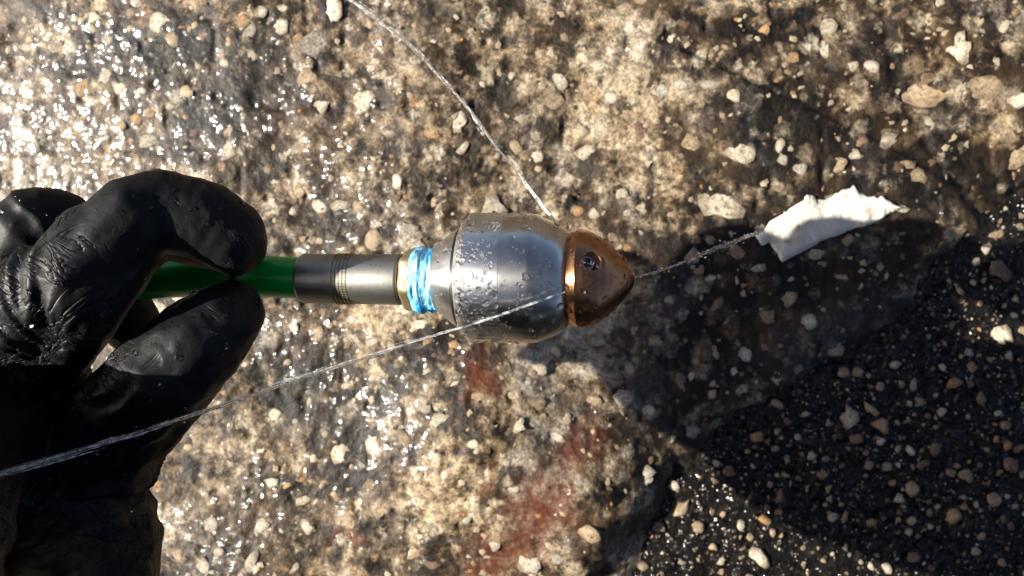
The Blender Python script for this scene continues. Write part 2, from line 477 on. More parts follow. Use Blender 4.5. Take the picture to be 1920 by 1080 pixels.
BIG = [(925, 388, 27, 1.15, 10, S_CREAM), (1100, 287, 22, 1.15, 20, S_CREAM), (1135, 236, 28, 1.15, 35, S_CREAM), (1388, 284, 34, 1.35, 35, S_CREAM),
       (1350, 384, 42, 1.08, 15, S_CREAM), (1200, 98, 28, 1.5, 62, S_CREAM), (1308, 112, 24, 1.5, 45, S_CREAM), (1552, 52, 22, 1.1, 10, S_CREAM),
       (1548, 97, 16, 1.1, -30, S_CREAM), (1795, 92, 36, 1.25, 50, S_CREAM), (1738, 176, 42, 1.7, 8, S_TAN), (1845, 165, 34, 1.4, 0, S_TAN),
       (1905, 290, 34, 1.1, 30, S_TAN), (1908, 188, 22, 1.3, 20, S_CREAM), (292, 38, 24, 1.2, 70, S_CREAM), (682, 190, 26, 1.1, 70, S_CREAM), (160, 22, 15, 1.2, 20, S_CREAM),
       (590, 82, 34, 1.1, 20, S_GREY), (812, 252, 16, 1.2, 0, S_ORANGE), (85, 80, 22, 1.3, 70, S_TAN), (138, 155, 18, 1.4, 80, S_ORANGE), (185, 137, 18, 1.3, 60, S_CREAM),
       (212, 160, 18, 1.1, 0, S_CREAM), (272, 205, 16, 1.1, 0, S_TAN), (215, 228, 15, 1.1, 0, S_TAN), (320, 70, 18, 1.3, 60, S_TAN), (455, 40, 14, 1.4, 80, S_ORANGE),
       (530, 50, 18, 1.2, 80, S_CREAM), (560, 78, 19, 1.3, 100, S_ORANGE), (470, 60, 16, 1.5, 60, S_GREY), (620, 20, 30, 1.2, 90, S_CREAM), (575, 145, 22, 1.2, 20, S_TAN),
       (605, 195, 20, 1.3, 70, S_CREAM), (430, 280, 20, 1.4, 70, S_CREAM), (270, 260, 20, 1.4, 30, S_CREAM), (105, 310, 18, 1.1, 0, S_CREAM), (640, 385, 18, 1.3, 30, S_CREAM),
       (560, 360, 14, 1.2, 0, S_TAN), (765, 432, 22, 1.2, 0, S_GREY), (700, 450, 22, 1.4, 70, S_TAN), (545, 395, 12, 1.2, 0, S_CREAM), (810, 380, 14, 1.2, 0, S_TAN),
       (1040, 190, 22, 1.1, 0, S_TAN), (1050, 150, 20, 1.5, 110, S_CREAM), (1180, 465, 15, 1.2, 0, S_ORANGE), (1083, 395, 14, 1.1, 0, S_ORANGE), (1115, 400, 14, 1.2, 60, S_CREAM),
       (1220, 290, 12, 1.8, 60, S_GREY), (1215, 305, 10, 1.3, 60, S_CREAM), (1330, 162, 18, 1.8, -5, S_CREAM), (1370, 180, 18, 1.4, -30, S_CREAM), (1295, 268, 22, 1.4, 40, S_TAN),
       (1275, 160, 16, 1.2, 0, S_CREAM), (1145, 185, 16, 1.2, 0, S_CREAM), (1148, 240, 14, 1.2, 0, S_TAN), (1460, 275, 14, 1.6, 80, S_CREAM), (1465, 300, 14, 1.0, 0, S_CREAM),
       (1665, 265, 20, 1.8, 20, S_CREAM), (1610, 262, 18, 1.2, 0, S_BROWN), (1740, 145, 17, 1.2, 20, S_BROWN), (1485, 110, 14, 1.1, 0, S_ORANGE), (1430, 60, 13, 1.2, 60, S_ORANGE),
       (1630, 130, 20, 1.2, 0, S_GREY), (1720, 330, 20, 1.2, 0, S_TAN), (1800, 435, 18, 1.3, 60, S_TAN), (1700, 310, 16, 1.3, 0, S_TAN), (1600, 290, 15, 1.3, 0, S_GREY),
       (970, 786, 18, 1.2, -30, S_CREAM), (1042, 812, 15, 1.1, 0, S_CREAM), (992, 1045, 28, 1.25, -50, S_CREAM), (1044, 1036, 17, 1.15, 10, S_CREAM), (1100, 985, 22, 1.5, -35, S_TAN),
       (1165, 745, 24, 1.1, 60, S_CREAM), (1210, 890, 22, 1.1, 0, S_GREY), (1110, 750, 18, 1.2, 0, S_TAN), (1010, 690, 18, 1.1, 0, S_CREAM), (1040, 660, 16, 1.0, 0, S_CREAM),
       (900, 735, 13, 1.3, 20, S_TAN), (516, 778, 15, 1.15, 70, S_CREAM), (555, 790, 8, 1.1, 0, S_CREAM), (508, 852, 15, 1.1, 0, S_TAN), (510, 905, 14, 1.1, 0, S_CREAM), (488, 985, 20, 1.1, 30, S_CREAM),
       (575, 990, 16, 1.1, 0, S_CREAM), (470, 1055, 20, 1.7, 80, S_CREAM), (395, 985, 18, 1.3, 70, S_CREAM), (385, 1065, 20, 1.4, -40, S_CREAM), (410, 1035, 12, 1.2, 0, S_CREAM),
       (432, 800, 10, 2.0, 75, S_TAN), (475, 810, 10, 2.2, -60, S_CREAM), (600, 625, 14, 1.6, 80, S_TAN), (550, 615, 14, 1.2, 0, S_CREAM), (700, 640, 14, 1.6, 20, S_CREAM),
       (790, 610, 18, 1.2, 20, S_CREAM), (880, 960, 12, 2.2, 60, S_GREY), (830, 780, 22, 1.3, 40, S_CREAM), (800, 910, 22, 1.3, 0, S_TAN), (780, 1030, 18, 1.3, 60, S_TAN),
       (700, 905, 16, 1.3, 0, S_TAN), (640, 1010, 14, 1.1, 0, S_GREY), (1120, 640, 20, 1.2, 0, S_CREAM), (1400, 665, 19, 1.15, 40, S_CREAM), (1300, 812, 18, 1.05, 0, S_GREY), (1570, 655, 20, 1.15, 0, S_GREY),
       (1480, 560, 18, 1.3, 60, S_TAN), (1440, 590, 20, 1.4, 60, S_TAN), (1530, 475, 17, 1.3, 20, S_GREY), (1335, 735, 13, 1.5, 80, S_TAN), (1420, 500, 16, 1.4, 0, S_GREY), (1300, 480, 20, 1.3, 70, S_GREY),
       (1310, 505, 14, 1.2, 0, S_TAN), (1250, 560, 16, 1.2, 0, S_GREY), (1230, 640, 15, 1.3, 0, S_TAN), (1390, 730, 16, 1.2, 0, S_TAN), (1580, 520, 14, 1.3, 0, S_TAN), (1650, 500, 10, 1.3, 0, S_TAN)]
taken = []
nst = 0
for i, (px, py, r, a, rot, mt) in enumerate(BIG):
    place_stone(concrete, conc_h, px, py, r * .92, a, rot, mt, i * 5 + 3, .00012)
    taken.append((px, py, r))
    nst += 1
def ok_spot(px, py, r, gap=1.0):
    return all((px - a) ** 2 + (py - b) ** 2 > ((r + c) * gap) ** 2 for a, b, c in taken)
def esd(px, py):
    gx, gy = G(px, py)
    return float(edge_sd(np.array([gx]), np.array([gy]))[0])
tries = 0
while nst < 295 and tries < 6000:
    tries += 1
    px, py = random.uniform(-40, 1960), random.uniform(-40, 1120)
    r = min(26, max(8, random.lognormvariate(2.5, .38)))
    if esd(px, py) < .004 or not ok_spot(px, py, r): continue
    mt = random.choices([S_CREAM, S_TAN, S_GREY, S_ORANGE, S_BROWN], [6, 5, 2.5, 1.0, 2])[0]
    place_stone(concrete, conc_h, px, py, r, random.uniform(1, 1.5), random.uniform(0, 360), mt, random.randrange(16), -.00005)
    taken.append((px, py, r)); nst += 1
ABIG = [(1600, 787, 24, 1.5, 100, S_CREAM), (1795, 972, 20, 1.3, 40, S_ORANGE), (1888, 628, 26, 1.5, -55, S_CREAM), (1884, 508, 24, 1.0, 0, S_BROWN), (1858, 466, 13, 1.2, 70, S_CREAM),
        (1838, 490, 10, 1.2, 60, S_CREAM), (1718, 921, 18, 1.1, 0, S_TAN), (1660, 800, 18, 1.3, -30, S_TAN), (1612, 825, 14, 1.3, 0, S_BROWN), (1658, 830, 11, 1.0, 0, S_CREAM), (1640, 770, 14, 1.9, -40, S_TAN),
        (1588, 700, 14, 1.2, 0, S_TAN), (1615, 700, 13, 1.2, 0, S_TAN), (1798, 720, 15, 1.4, 30, S_ORANGE), (1732, 755, 12, 1.0, 0, S_TAN), (1775, 775, 11, 1.2, 60, S_CREAM), (1850, 750, 13, 2.2, -75, S_BROWN),
        (1715, 848, 11, 1.8, -50, S_CREAM), (1762, 845, 14, 1.3, 10, S_BROWN), (1740, 875, 13, 1.2, 60, S_BROWN), (1820, 895, 17, 1.2, -20, S_TAN), (1905, 875, 18, 1.2, -50, S_BROWN), (1870, 940, 17, 1.2, 0, S_TAN),
        (1695, 940, 12, 1.1, 0, S_CREAM), (1717, 980, 11, 1.1, 30, S_CREAM), (1570, 975, 14, 1.1, 0, S_CREAM), (1592, 975, 10, 2.0, 75, S_ORANGE), (1440, 980, 14, 1.7, -30, S_ORANGE), (1465, 965, 9, 1.3, 0, S_ORANGE),
        (1372, 888, 14, 1.1, 0, S_BROWN), (1347, 872, 9, 1.1, 0, S_CREAM), (1268, 915, 14, 1.2, 0, S_CREAM), (1283, 960, 18, 2.1, 55, S_TAN), (1312, 992, 15, 1.1, 0, S_TAN), (1395, 990, 13, 1.1, 20, S_CREAM),
        (1428, 1048, 22, 1.2, -20, S_CREAM), (1340, 1030, 10, 1.2, 0, S_TAN), (1210, 1068, 13, 1.2, 0, S_TAN), (1190, 1010, 12, 1.2, 0, S_CREAM), (1560, 920, 8, 1.8, 60, S_TAN), (1460, 845, 9, 1.3, 0, S_GREY),
        (1468, 935, 11, 2.2, 80, S_BROWN), (1482, 865, 9, 1.4, 90, S_TAN), (1720, 1050, 14, 1.2, 0, S_BROWN), (1670, 1070, 13, 1.4, -60, S_CREAM), (1888, 1060, 10, 1.0, 0, S_TAN), (1850, 1010, 10, 1.2, 60, S_TAN),
        (1775, 690, 9, 1.5, -40, S_CREAM), (1830, 690, 12, 1.0, 0, S_TAN), (1895, 800, 12, 1.4, 0, S_TAN), (1898, 838, 11, 1.1, 0, S_ORANGE), (1463, 760, 13, 1.1, 0, S_TAN), (1464, 812, 9, 1.2, 60, S_GREY)]
nas = 0
for i, (px, py, r, a, rot, mt) in enumerate(ABIG):
    place_stone(asphalt, asph_h, px, py, r * .9, a, rot, mt, i * 7 + 2, .0007)
    taken.append((px, py, r)); nas += 1
tries = 0
while nas < 270 and tries < 9000:
    tries += 1
    px, py = random.uniform(1040, 1960), random.uniform(340, 1120)
    r = min(15, max(4, random.lognormvariate(1.8, .38)))
    if esd(px, py) > -.006 or not ok_spot(px, py, r): continue
    mt = random.choices([S_CREAM, S_TAN, S_GREY, S_ORANGE, S_BROWN], [2.5, 5, 3, 1.4, 4])[0]
    place_stone(asphalt, asph_h, px, py, r, random.uniform(1, 1.6), random.uniform(0, 360), mt, random.randrange(16), .0004)
    taken.append((px, py, r)); nas += 1
# fine grit, too small to pick apart
def grit_field(name, parent, hf, n, on_concrete, mat, seed, rlo, rhi, zs=.8):
    r = np.random.default_rng(seed)
    px = r.uniform(-60, 1980, n) if on_concrete else r.uniform(1040, 1980, n)
    py = r.uniform(-60, 1140, n) if on_concrete else r.uniform(330, 1140, n)
    gx, gy = (px - 960) / K * H_CAM, (540 - py) / K * H_CAM
    sd = edge_sd(gx, gy)
    keep = sd > .004 if on_concrete else sd < -.004
    gx, gy = gx[keep], gy[keep]
    gz = hf(gx, gy)
    T = np.array([(1, 0, -.2), (.3, .9, -.2), (-.8, .6, -.2), (-.8, -.6, -.2), (.3, -.9, -.2), (.15, .05, .55), (-.3, .1, .5)])
    FT = [(0, 1, 5), (1, 6, 5), (1, 2, 6), (2, 3, 6), (3, 4, 6), (4, 5, 6), (4, 0, 5)]
    V, F = [], []
    for k in range(len(gx)):
        s = r.uniform(rlo, rhi) * H_CAM / K
        a = r.uniform(0, 6.28)
        c, q = math.cos(a), math.sin(a)
        U = T * np.array([s, s * r.uniform(.5, 1), s * zs]) + r.normal(0, s * .14, T.shape) * np.array([1, 1, zs])
        o = len(V)
        V.extend(zip(U[:, 0] * c - U[:, 1] * q + gx[k], U[:, 0] * q + U[:, 1] * c + gy[k], U[:, 2] + gz[k]))
        F.extend([(x + o, y + o, z + o) for x, y, z in FT])
    return tag(mesh(name, V, F, mat, parent), kind='stuff')
def grit_material(name, cols):
    m, nt, b = nodes_mat(name)
    n = N(nt)
    geo = nt.nodes.new('ShaderNodeNewGeometry')
    n.link(n.ramp(geo.outputs['Random Per Island'], cols, 'CONSTANT'), b.inputs['Base Color'])
    b.inputs['Roughness'].default_value = .5
    b.inputs['Coat Weight'].default_value = .6
    b.inputs['Coat Roughness'].default_value = .1
    b.inputs['Coat IOR'].default_value = 1.33
    return m
GRIT_C = grit_material('concrete_grit', [(0, (.36, .28, .18)), (.2, (.22, .15, .09)), (.4, (.05, .036, .023)), (.55, (.29, .235, .165)), (.7, (.12, .072, .042)), (.88, (.44, .37, .27)), (.97, (.32, .15, .055))])
GRIT_A = grit_material('asphalt_grit', [(0, (.02, .018, .016)), (.35, (.05, .04, .03)), (.6, (.14, .10, .07)), (.78, (.28, .22, .15)), (.9, (.40, .36, .29)), (.97, (.3, .15, .06))])
grit_field('fine_grit', concrete, conc_h, 2000, True, GRIT_C, 5, 2.5, 10.0, .22)
grit_field('fine_grit', asphalt, asph_h, 3800, False, GRIT_A, 6, 1.8, 4.6)

# ------------------------------------------------------------------ torn white flake on the concrete
def flake():
    up = [(1412, 447), (1440, 420), (1465, 400), (1475, 398), (1500, 378), (1510, 365), (1530, 376), (1555, 368), (1580, 360), (1600, 352), (1625, 364), (1650, 372), (1668, 380), (1684, 390)]
    lo = [(1425, 462), (1438, 455), (1452, 470), (1464, 494), (1490, 478), (1515, 466), (1545, 448), (1575, 438), (1605, 428), (1625, 424), (1645, 412), (1660, 404), (1672, 398), (1684, 391)]
    rj = np.random.default_rng(19)
    def dense(Lp, jit):
        t = np.linspace(0, len(Lp) - 1, 52)
        x = np.interp(t, range(len(Lp)), [p[0] for p in Lp]); y = np.interp(t, range(len(Lp)), [p[1] for p in Lp])
        k = np.ones(52); k[-4:] = 0
        y = y + (vnoise(t * 4.3, t * 0, seed=3) * jit + vnoise(t * 1.7, t * 0 + 4, seed=4) * jit * 1.3) * k
        return list(zip(x, y))
    up, lo = dense(up, 3.2), dense(lo, 1.2)
    V, F = [], []
    n, mrow = len(up), 8
    r = np.random.default_rng(4)
    for side in (0, 1):
        for i in range(n):
            for j in range(mrow):
                t = j / (mrow - 1)
                px = up[i][0] * (1 - t) + lo[i][0] * t
                py = up[i][1] * (1 - t) + lo[i][1] * t
                gx, gy = G(px, py)
                s = i / (n - 1)
                z = .0030 + .0050 * math.sin(math.pi * min(1, t * 1.15)) * (0.35 + .65 * s) + .0014 * math.sin(7 * s) * (1 - t) + .0005 * float(vnoise(np.array(s * 9), np.array(t * 3), seed=6))
                h = float(conc_h(np.array([gx]), np.array([gy]))[0])
                z = max(h, -.003) + z * .33 + r.normal(0, .00012)
                V.append((gx, gy, z - side * .0003))
    def q(s, i, j): return s * n * mrow + i * mrow + j
    for i in range(n - 1):
        for j in range(mrow - 1):
            F.append((q(0, i, j), q(0, i, j + 1), q(0, i + 1, j + 1), q(0, i + 1, j)))
            F.append((q(1, i, j), q(1, i + 1, j), q(1, i + 1, j + 1), q(1, i, j + 1)))
    for i in range(n - 1):
        F.append((q(0, i, 0), q(0, i + 1, 0), q(1, i + 1, 0), q(1, i, 0)))
        F.append((q(0, i, mrow - 1), q(1, i, mrow - 1), q(1, i + 1, mrow - 1), q(0, i + 1, mrow - 1)))
    for j in range(mrow - 1):
        F.append((q(0, 0, j), q(1, 0, j), q(1, 0, j + 1), q(0, 0, j + 1)))
    m, nt, b = nodes_mat('white_flake')
    k = N(nt)
    c = k.ramp(k.noise(130, 6, .65), [(.3, (.30, .25, .17)), (.4, (.66, .62, .52)), (.6, (.78, .76, .68))])
    k.link(c, b.inputs['Base Color'])
    b.inputs['Roughness'].default_value = .4
    k.link(k.bump(k.noise(420, 4), .0006, 1), b.inputs['Normal'])
    o = mesh('paint_flake', V, F, m)
    tag(o, 'torn white paint flake lying on the concrete where the shadow begins', 'flake')
flake()

# ------------------------------------------------------------------ nozzle and hose end
TILT = R(10)
CT, ST = math.cos(TILT), math.sin(TILT)
NC = P(945, 521.5, 0.0)
NYAW = R(-.7)
nozzle = empty('spray_nozzle', NC, (0, -TILT, NYAW))
tag(nozzle, 'wet chrome sewer jetting nozzle with a copper bullet tip', 'nozzle')
def ax_s(px):
    X = (px - 960) / K
    return (X * D_AXIS - NC.x) / (CT + X * ST)
def ax_r(px, rp):
    return rp / K * (D_AXIS - ax_s(px) * ST)
def prof(L): return [(ax_s(p), ax_r(p, r)) for p, r in L]
def lathe(name, pr, mat, parent, seg=96, closed_ring=False, rfun=None):
    V, F = [], []
    m = len(pr)
    for i, (s, r) in enumerate(pr):
        for k in range(seg):
            a = 2 * math.pi * k / seg
            q = r if rfun is None else rfun(i, s, r, a)
            V.append((s, q * math.sin(a), q * math.cos(a)))
    for i in range(m - 1 if not closed_ring else m):
        j = (i + 1) % m
        for k in range(seg):
            l = (k + 1) % seg
            F.append((i * seg + k, j * seg + k, j * seg + l, i * seg + l))
    if not closed_ring:
        for end, rev in ((0, False), (m - 1, True)):
            ring = [end * seg + k for k in range(seg)]
            c = len(V)
            V.append((pr[end][0], 0, 0))
            for k in range(seg):
                f = (c, ring[k], ring[(k + 1) % seg])
                F.append(f[::-1] if rev else f)
    o = mesh(name, V, F, mat, parent, local=True)
    bm = bmesh.new(); bm.from_mesh(o.data)
    bmesh.ops.recalc_face_normals(bm, faces=bm.faces)
    bm.to_mesh(o.data); bm.free()
    o.data.shade_smooth()
    return o
def sharpen(o, ang=28):
    bm = bmesh.new(); bm.from_mesh(o.data)
    for e in bm.edges:
        if len(e.link_faces) == 2 and e.calc_face_angle(0) > R(ang): e.smooth = False
    bm.to_mesh(o.data); bm.free()
    return o
def bev(L, w):
    """round each corner of a profile a little"""
    out = [L[0]]
    for a, b, c in zip(L[:-2], L[1:-1], L[2:]):
        va, vc = np.array(a) - np.array(b), np.array(c) - np.array(b)
        la, lc = np.linalg.norm(va), np.linalg.norm(vc)
        d = min(w, la * .4, lc * .4)
        p, q = np.array(b) + va / la * d, np.array(b) + vc / lc * d
        mid = (p + q + 2 * np.array(b)) / 4
        out += [tuple(p), tuple(mid), tuple(q)]
    out.append(L[-1])
    return out

def steel_material(name, base, rough, aniso, tarnish, wear=.5):
    m, nt, b = nodes_mat(name)
    n = N(nt)
    c = n.ramp(n.noise(180, 5, .6), [(.35, tuple(x * .78 for x in base)), (.6, base)])
    spots = n.ramp(n.noise(900, 3, .6), [(.62, 0.0), (.74, 1.0)])
    c = n.mix(n.math('MULTIPLY', spots, wear), c, tarnish)
    n.link(c, b.inputs['Base Color'])
    b.inputs['Metallic'].default_value = 1
    n.link(n.math('ADD', rough, n.math('MULTIPLY', n.noise(140, 4, .6), .10)), b.inputs['Roughness'])
    b.inputs['Anisotropic'].default_value = aniso
    if aniso:
        b.inputs['Anisotropic Rotation'].default_value = .25
        t = nt.nodes.new('ShaderNodeTangent')
        t.direction_type = 'RADIAL'; t.axis = 'X'
        n.link(t.outputs[0], b.inputs['Tangent'])
    lines = n.noise(1, 3, .6, vec=n.mapping((5200, 60, 60)))
    n.link(n.bump(lines, .00003, .6), b.inputs['Normal'])
    return m
CHROME = steel_material('brushed_chrome', (.88, .88, .86), .26, .78, (.30, .29, .27), .4)
CHROME2 = steel_material('satin_chrome', (.72, .71, .67), .19, .65, (.30, .29, .27), .4)
BLACKRING = steel_material('dark_groove', (.07, .07, .075), .35, 0, (.02, .02, .02))
COPPER = steel_material('worn_copper', (.50, .245, .125), .19, .5, (.10, .045, .022), .9)
COPPER_D = steel_material('dark_copper', (.30, .14, .08), .35, 0, (.05, .03, .02), .6)
STEEL = steel_material('ferrule_steel', (.36, .36, .33), .42, .0, (.13, .10, .07), .8)
BRASS = steel_material('rusty_brass', (.46, .37, .22), .5, 0, (.16, .06, .03), 1.0)
DARKST = steel_material('insert_steel', (.42, .43, .41), .22, 0, (.12, .12, .11), .4)

RB = prof([(817, 50), (822, 63), (866, 96)])
rear = sharpen(lathe('rear_cone', bev([(RB[0][0], .004)] + RB + [(RB[-1][0] + .0002, .006)], .0003), CHROME, nozzle))
groove = lathe('groove_ring', prof([(862, 90), (866, 95), (871, 99), (876, 96), (880, 70)]), BLACKRING, nozzle)
BODY = prof([(872, 70), (872.5, 103), (874, 107), (885, 118.5), (890, 120.6), (955, 121)])
body = sharpen(lathe('body', bev(BODY + [(BODY[-1][0] + .0001, .008)], .0001), CHROME, nozzle), 24)
FRONT = prof([(955.2, 60), (955.2, 120.9), (1003, 120.6), (1009, 119.4), (1016, 116.6), (1036, 107.6), (1052, 99.5), (1063, 91), (1071, 81), (1074, 40)])
front = sharpen(lathe('front_shell', FRONT, CHROME2, nozzle), 35)
HEAD = prof([(1066, 40), (1066.5, 79), (1068, 84), (1083, 92.2), (1086, 93.6), (1089, 92.4), (1100, 91), (1112, 86.8), (1126, 79), (1140, 68.5), (1154, 56), (1167, 42), (1177, 29.5), (1184, 19.5), (1188, 12), (1190, 5)])
head = lathe('head', bev(HEAD, .00012), COPPER, nozzle, 128)
sharpen(head, 40)

# the forward jet bore in the copper head and its steel insert
phi = R(22)
hs, hr = ax_s(1116), ax_r(1116, 84)
hp = Vector((hs, hr * math.sin(phi), hr * math.cos(phi)))
hd = Vector((.50, .87 * math.sin(phi) * .9, .87 * math.cos(phi))).normalized()
def cyl_local(name, c, d, prs, mat, parent, seg=32):
    """lathe along direction d through c; prs = (distance along d, radius)"""
    u = d.orthogonal().normalized(); v = d.cross(u)
    V, F = [], []
    for s, r in prs:
        for k in range(seg):
            a = 2 * math.pi * k / seg
            V.append(c + d * s + (u * math.cos(a) + v * math.sin(a)) * r)
    m = len(prs)
    for i in range(m - 1):
        for k in range(seg):
            l = (k + 1) % seg
            F.append((i * seg + k, i * seg + l, (i + 1) * seg + l, (i + 1) * seg + k))
    F.append(tuple(range(seg))[::-1]); F.append(tuple((m - 1) * seg + k for k in range(seg)))
    return mesh(name, [tuple(x) for x in V], F, mat, parent, local=True)
cut = cyl_local('cutter', hp, hd, [(-.0046, .0027), (.005, .0027)], COPPER_D, nozzle)
bo = head.modifiers.new('bore', 'BOOLEAN')
bo.operation = 'DIFFERENCE'; bo.solver = 'EXACT'; bo.object = cut
bpy.context.view_layer.update()
dg = bpy.context.evaluated_depsgraph_get()
nm = bpy.data.meshes.new_from_object(head.evaluated_get(dg))
head.modifiers.clear()
head.data = nm
bpy.data.objects.remove(cut)
rim = cyl_local('bore_ring', hp, hd, [(-.0044, .00268), (-.0006, .00268), (-.0004, .0025), (-.0044, .0025)], COPPER_D, head)
ins = cyl_local('jet_insert', hp - Vector((.0004, 0, 0)), hd, [(-.0045, .00205), (-.0019, .00205), (-.0016, .0019), (-.0016, .0014), (-.0024, .0012), (-.0032, .0012)], DARKST, head, 24)
sharpen(ins, 30)
plug = cyl_local('jet_orifice', hp + Vector((-.0003, -.0002, 0)), hd, [(-.0036, .0005), (-.0018, .0005), (-.0015, .0003)], DARKST, head, 6)

# engraved mark on the body
def engrave():
    V, F = [], []
    def stroke(pts, wpx=1.5):
        out = []
        for px, py in pts:
            # screen pixel -> (s, angle) on the body surface
            yy = (521 - py)
            rr = 119.0
            a = math.asin(max(-.99, min(.99, yy / rr)))
            s = ax_s(px) + math.cos(a) * ax_r(px, rr) * math.tan(TILT)
            out.append((s, a))
        for (s0, a0), (s1, a1) in zip(out[:-1], out[1:]):
            r = ax_r(920, 121) + .00000
            r = ax_r(920, 119.9)
            d = np.array([s1 - s0, (a1 - a0) * r]); L = np.linalg.norm(d) + 1e-9
            nrm = np.array([-d[1], d[0]]) / L * wpx * .5 * D_AXIS / K
            o = len(V)
            for (s, a) in ((s0, a0), (s1, a1)):
                for sg in (-1, 1):
                    for dr in (.00012, -.0002):
                        aa = a + sg * nrm[1] / r; rr2 = r + dr
                        V.append((s + sg * nrm[0], rr2 * math.sin(aa), rr2 * math.cos(aa)))
            F.extend([tuple(x + o for x in f) for f in ((0, 2, 6, 4), (0, 4, 5, 1), (2, 3, 7, 6), (0, 1, 3, 2), (4, 6, 7, 5))])
    def zp(x, y): return (860 + x / 15.43, 400 + y / 15.43)
    stroke([zp(955, 372), zp(1050, 358), zp(1120, 388), zp(1212, 415)], 2.2)
    stroke([zp(1000, 415), zp(1090, 412)], 1.4)
    stroke([zp(1130, 455), zp(1205, 462)], 1.4)
    stroke([zp(945, 400), zp(912, 465), zp(876, 528)], 1.6)
    stroke([zp(1048, 425), zp(1020, 490), zp(985, 552)], 1.6)
    stroke([zp(1132, 470), zp(1105, 540), zp(1082, 600), zp(1015, 600)], 1.6)
    m, nt, b = nodes_mat('engraved_mark')
    b.inputs['Base Color'].default_value = (.72, .71, .68, 1)
    b.inputs['Metallic'].default_value = .6
    b.inputs['Roughness'].default_value = .45
    mesh('engraved_letters', V, F, m, body, local=True, smooth=False)
engrave()

# hose end: ferrule, fitting, thread tape share the nozzle's axis
hose = empty('hose', NC + Vector((-.06 * CT, 0, -.06 * ST)), (0, -TILT, NYAW))
tag(hose, 'green hose with grey steel ferrule and blue thread tape held in the glove', 'hose')
OFF = .06
def hp_(L): return [(s + OFF, r) for s, r in prof(L)]
FER = hp_([(566, 30), (566.5, 43), (571, 46.5), (640, 46.5), (700, 47), (752, 48), (756, 46), (756.5, 38)])
ferrule = sharpen(lathe('ferrule', bev(FER, .0004), STEEL, hose, 72), 35)
def crimp():
    m, nt, b = nodes_mat('crimp_knurl')
    n = N(nt)
    b.inputs['Metallic'].default_value = 1
    b.inputs['Roughness'].default_value = .4
    sx = nt.nodes.new('ShaderNodeSeparateXYZ'); n.link(n.tc, sx.inputs[0])
    n.link(n.ramp(n.noise(1500, 3), [(.35, (.22, .19, .13)), (.65, (.55, .46, .30))]), b.inputs['Base Color'])
    V, F = [], []
    for k in range(5):
        px = 636 + k * 6.6
        s0 = ax_s(px) + OFF; hw = ax_r(px, 1.6); r0 = ax_r(px, 46.7)
        nb = 56
        for i in range(nb):
            a0 = 2 * math.pi * i / nb; a1 = a0 + 2 * math.pi / nb * .62
            o = len(V)
            for s in (s0 - hw, s0 + hw):
                for a in (a0, a1):
                    for r in (r0 - .0003, r0 + .00022):
                        V.append((s, r * math.sin(a), r * math.cos(a)))
            F.extend([tuple(x + o for x in f) for f in ((1, 3, 7, 5), (0, 1, 5, 4), (2, 6, 7, 3), (0, 2, 3, 1), (4, 5, 7, 6))])
    mesh('knurl_band', V, F, m, ferrule, local=True, smooth=False)
    tag(ferrule.children[0], kind='stuff')
crimp()
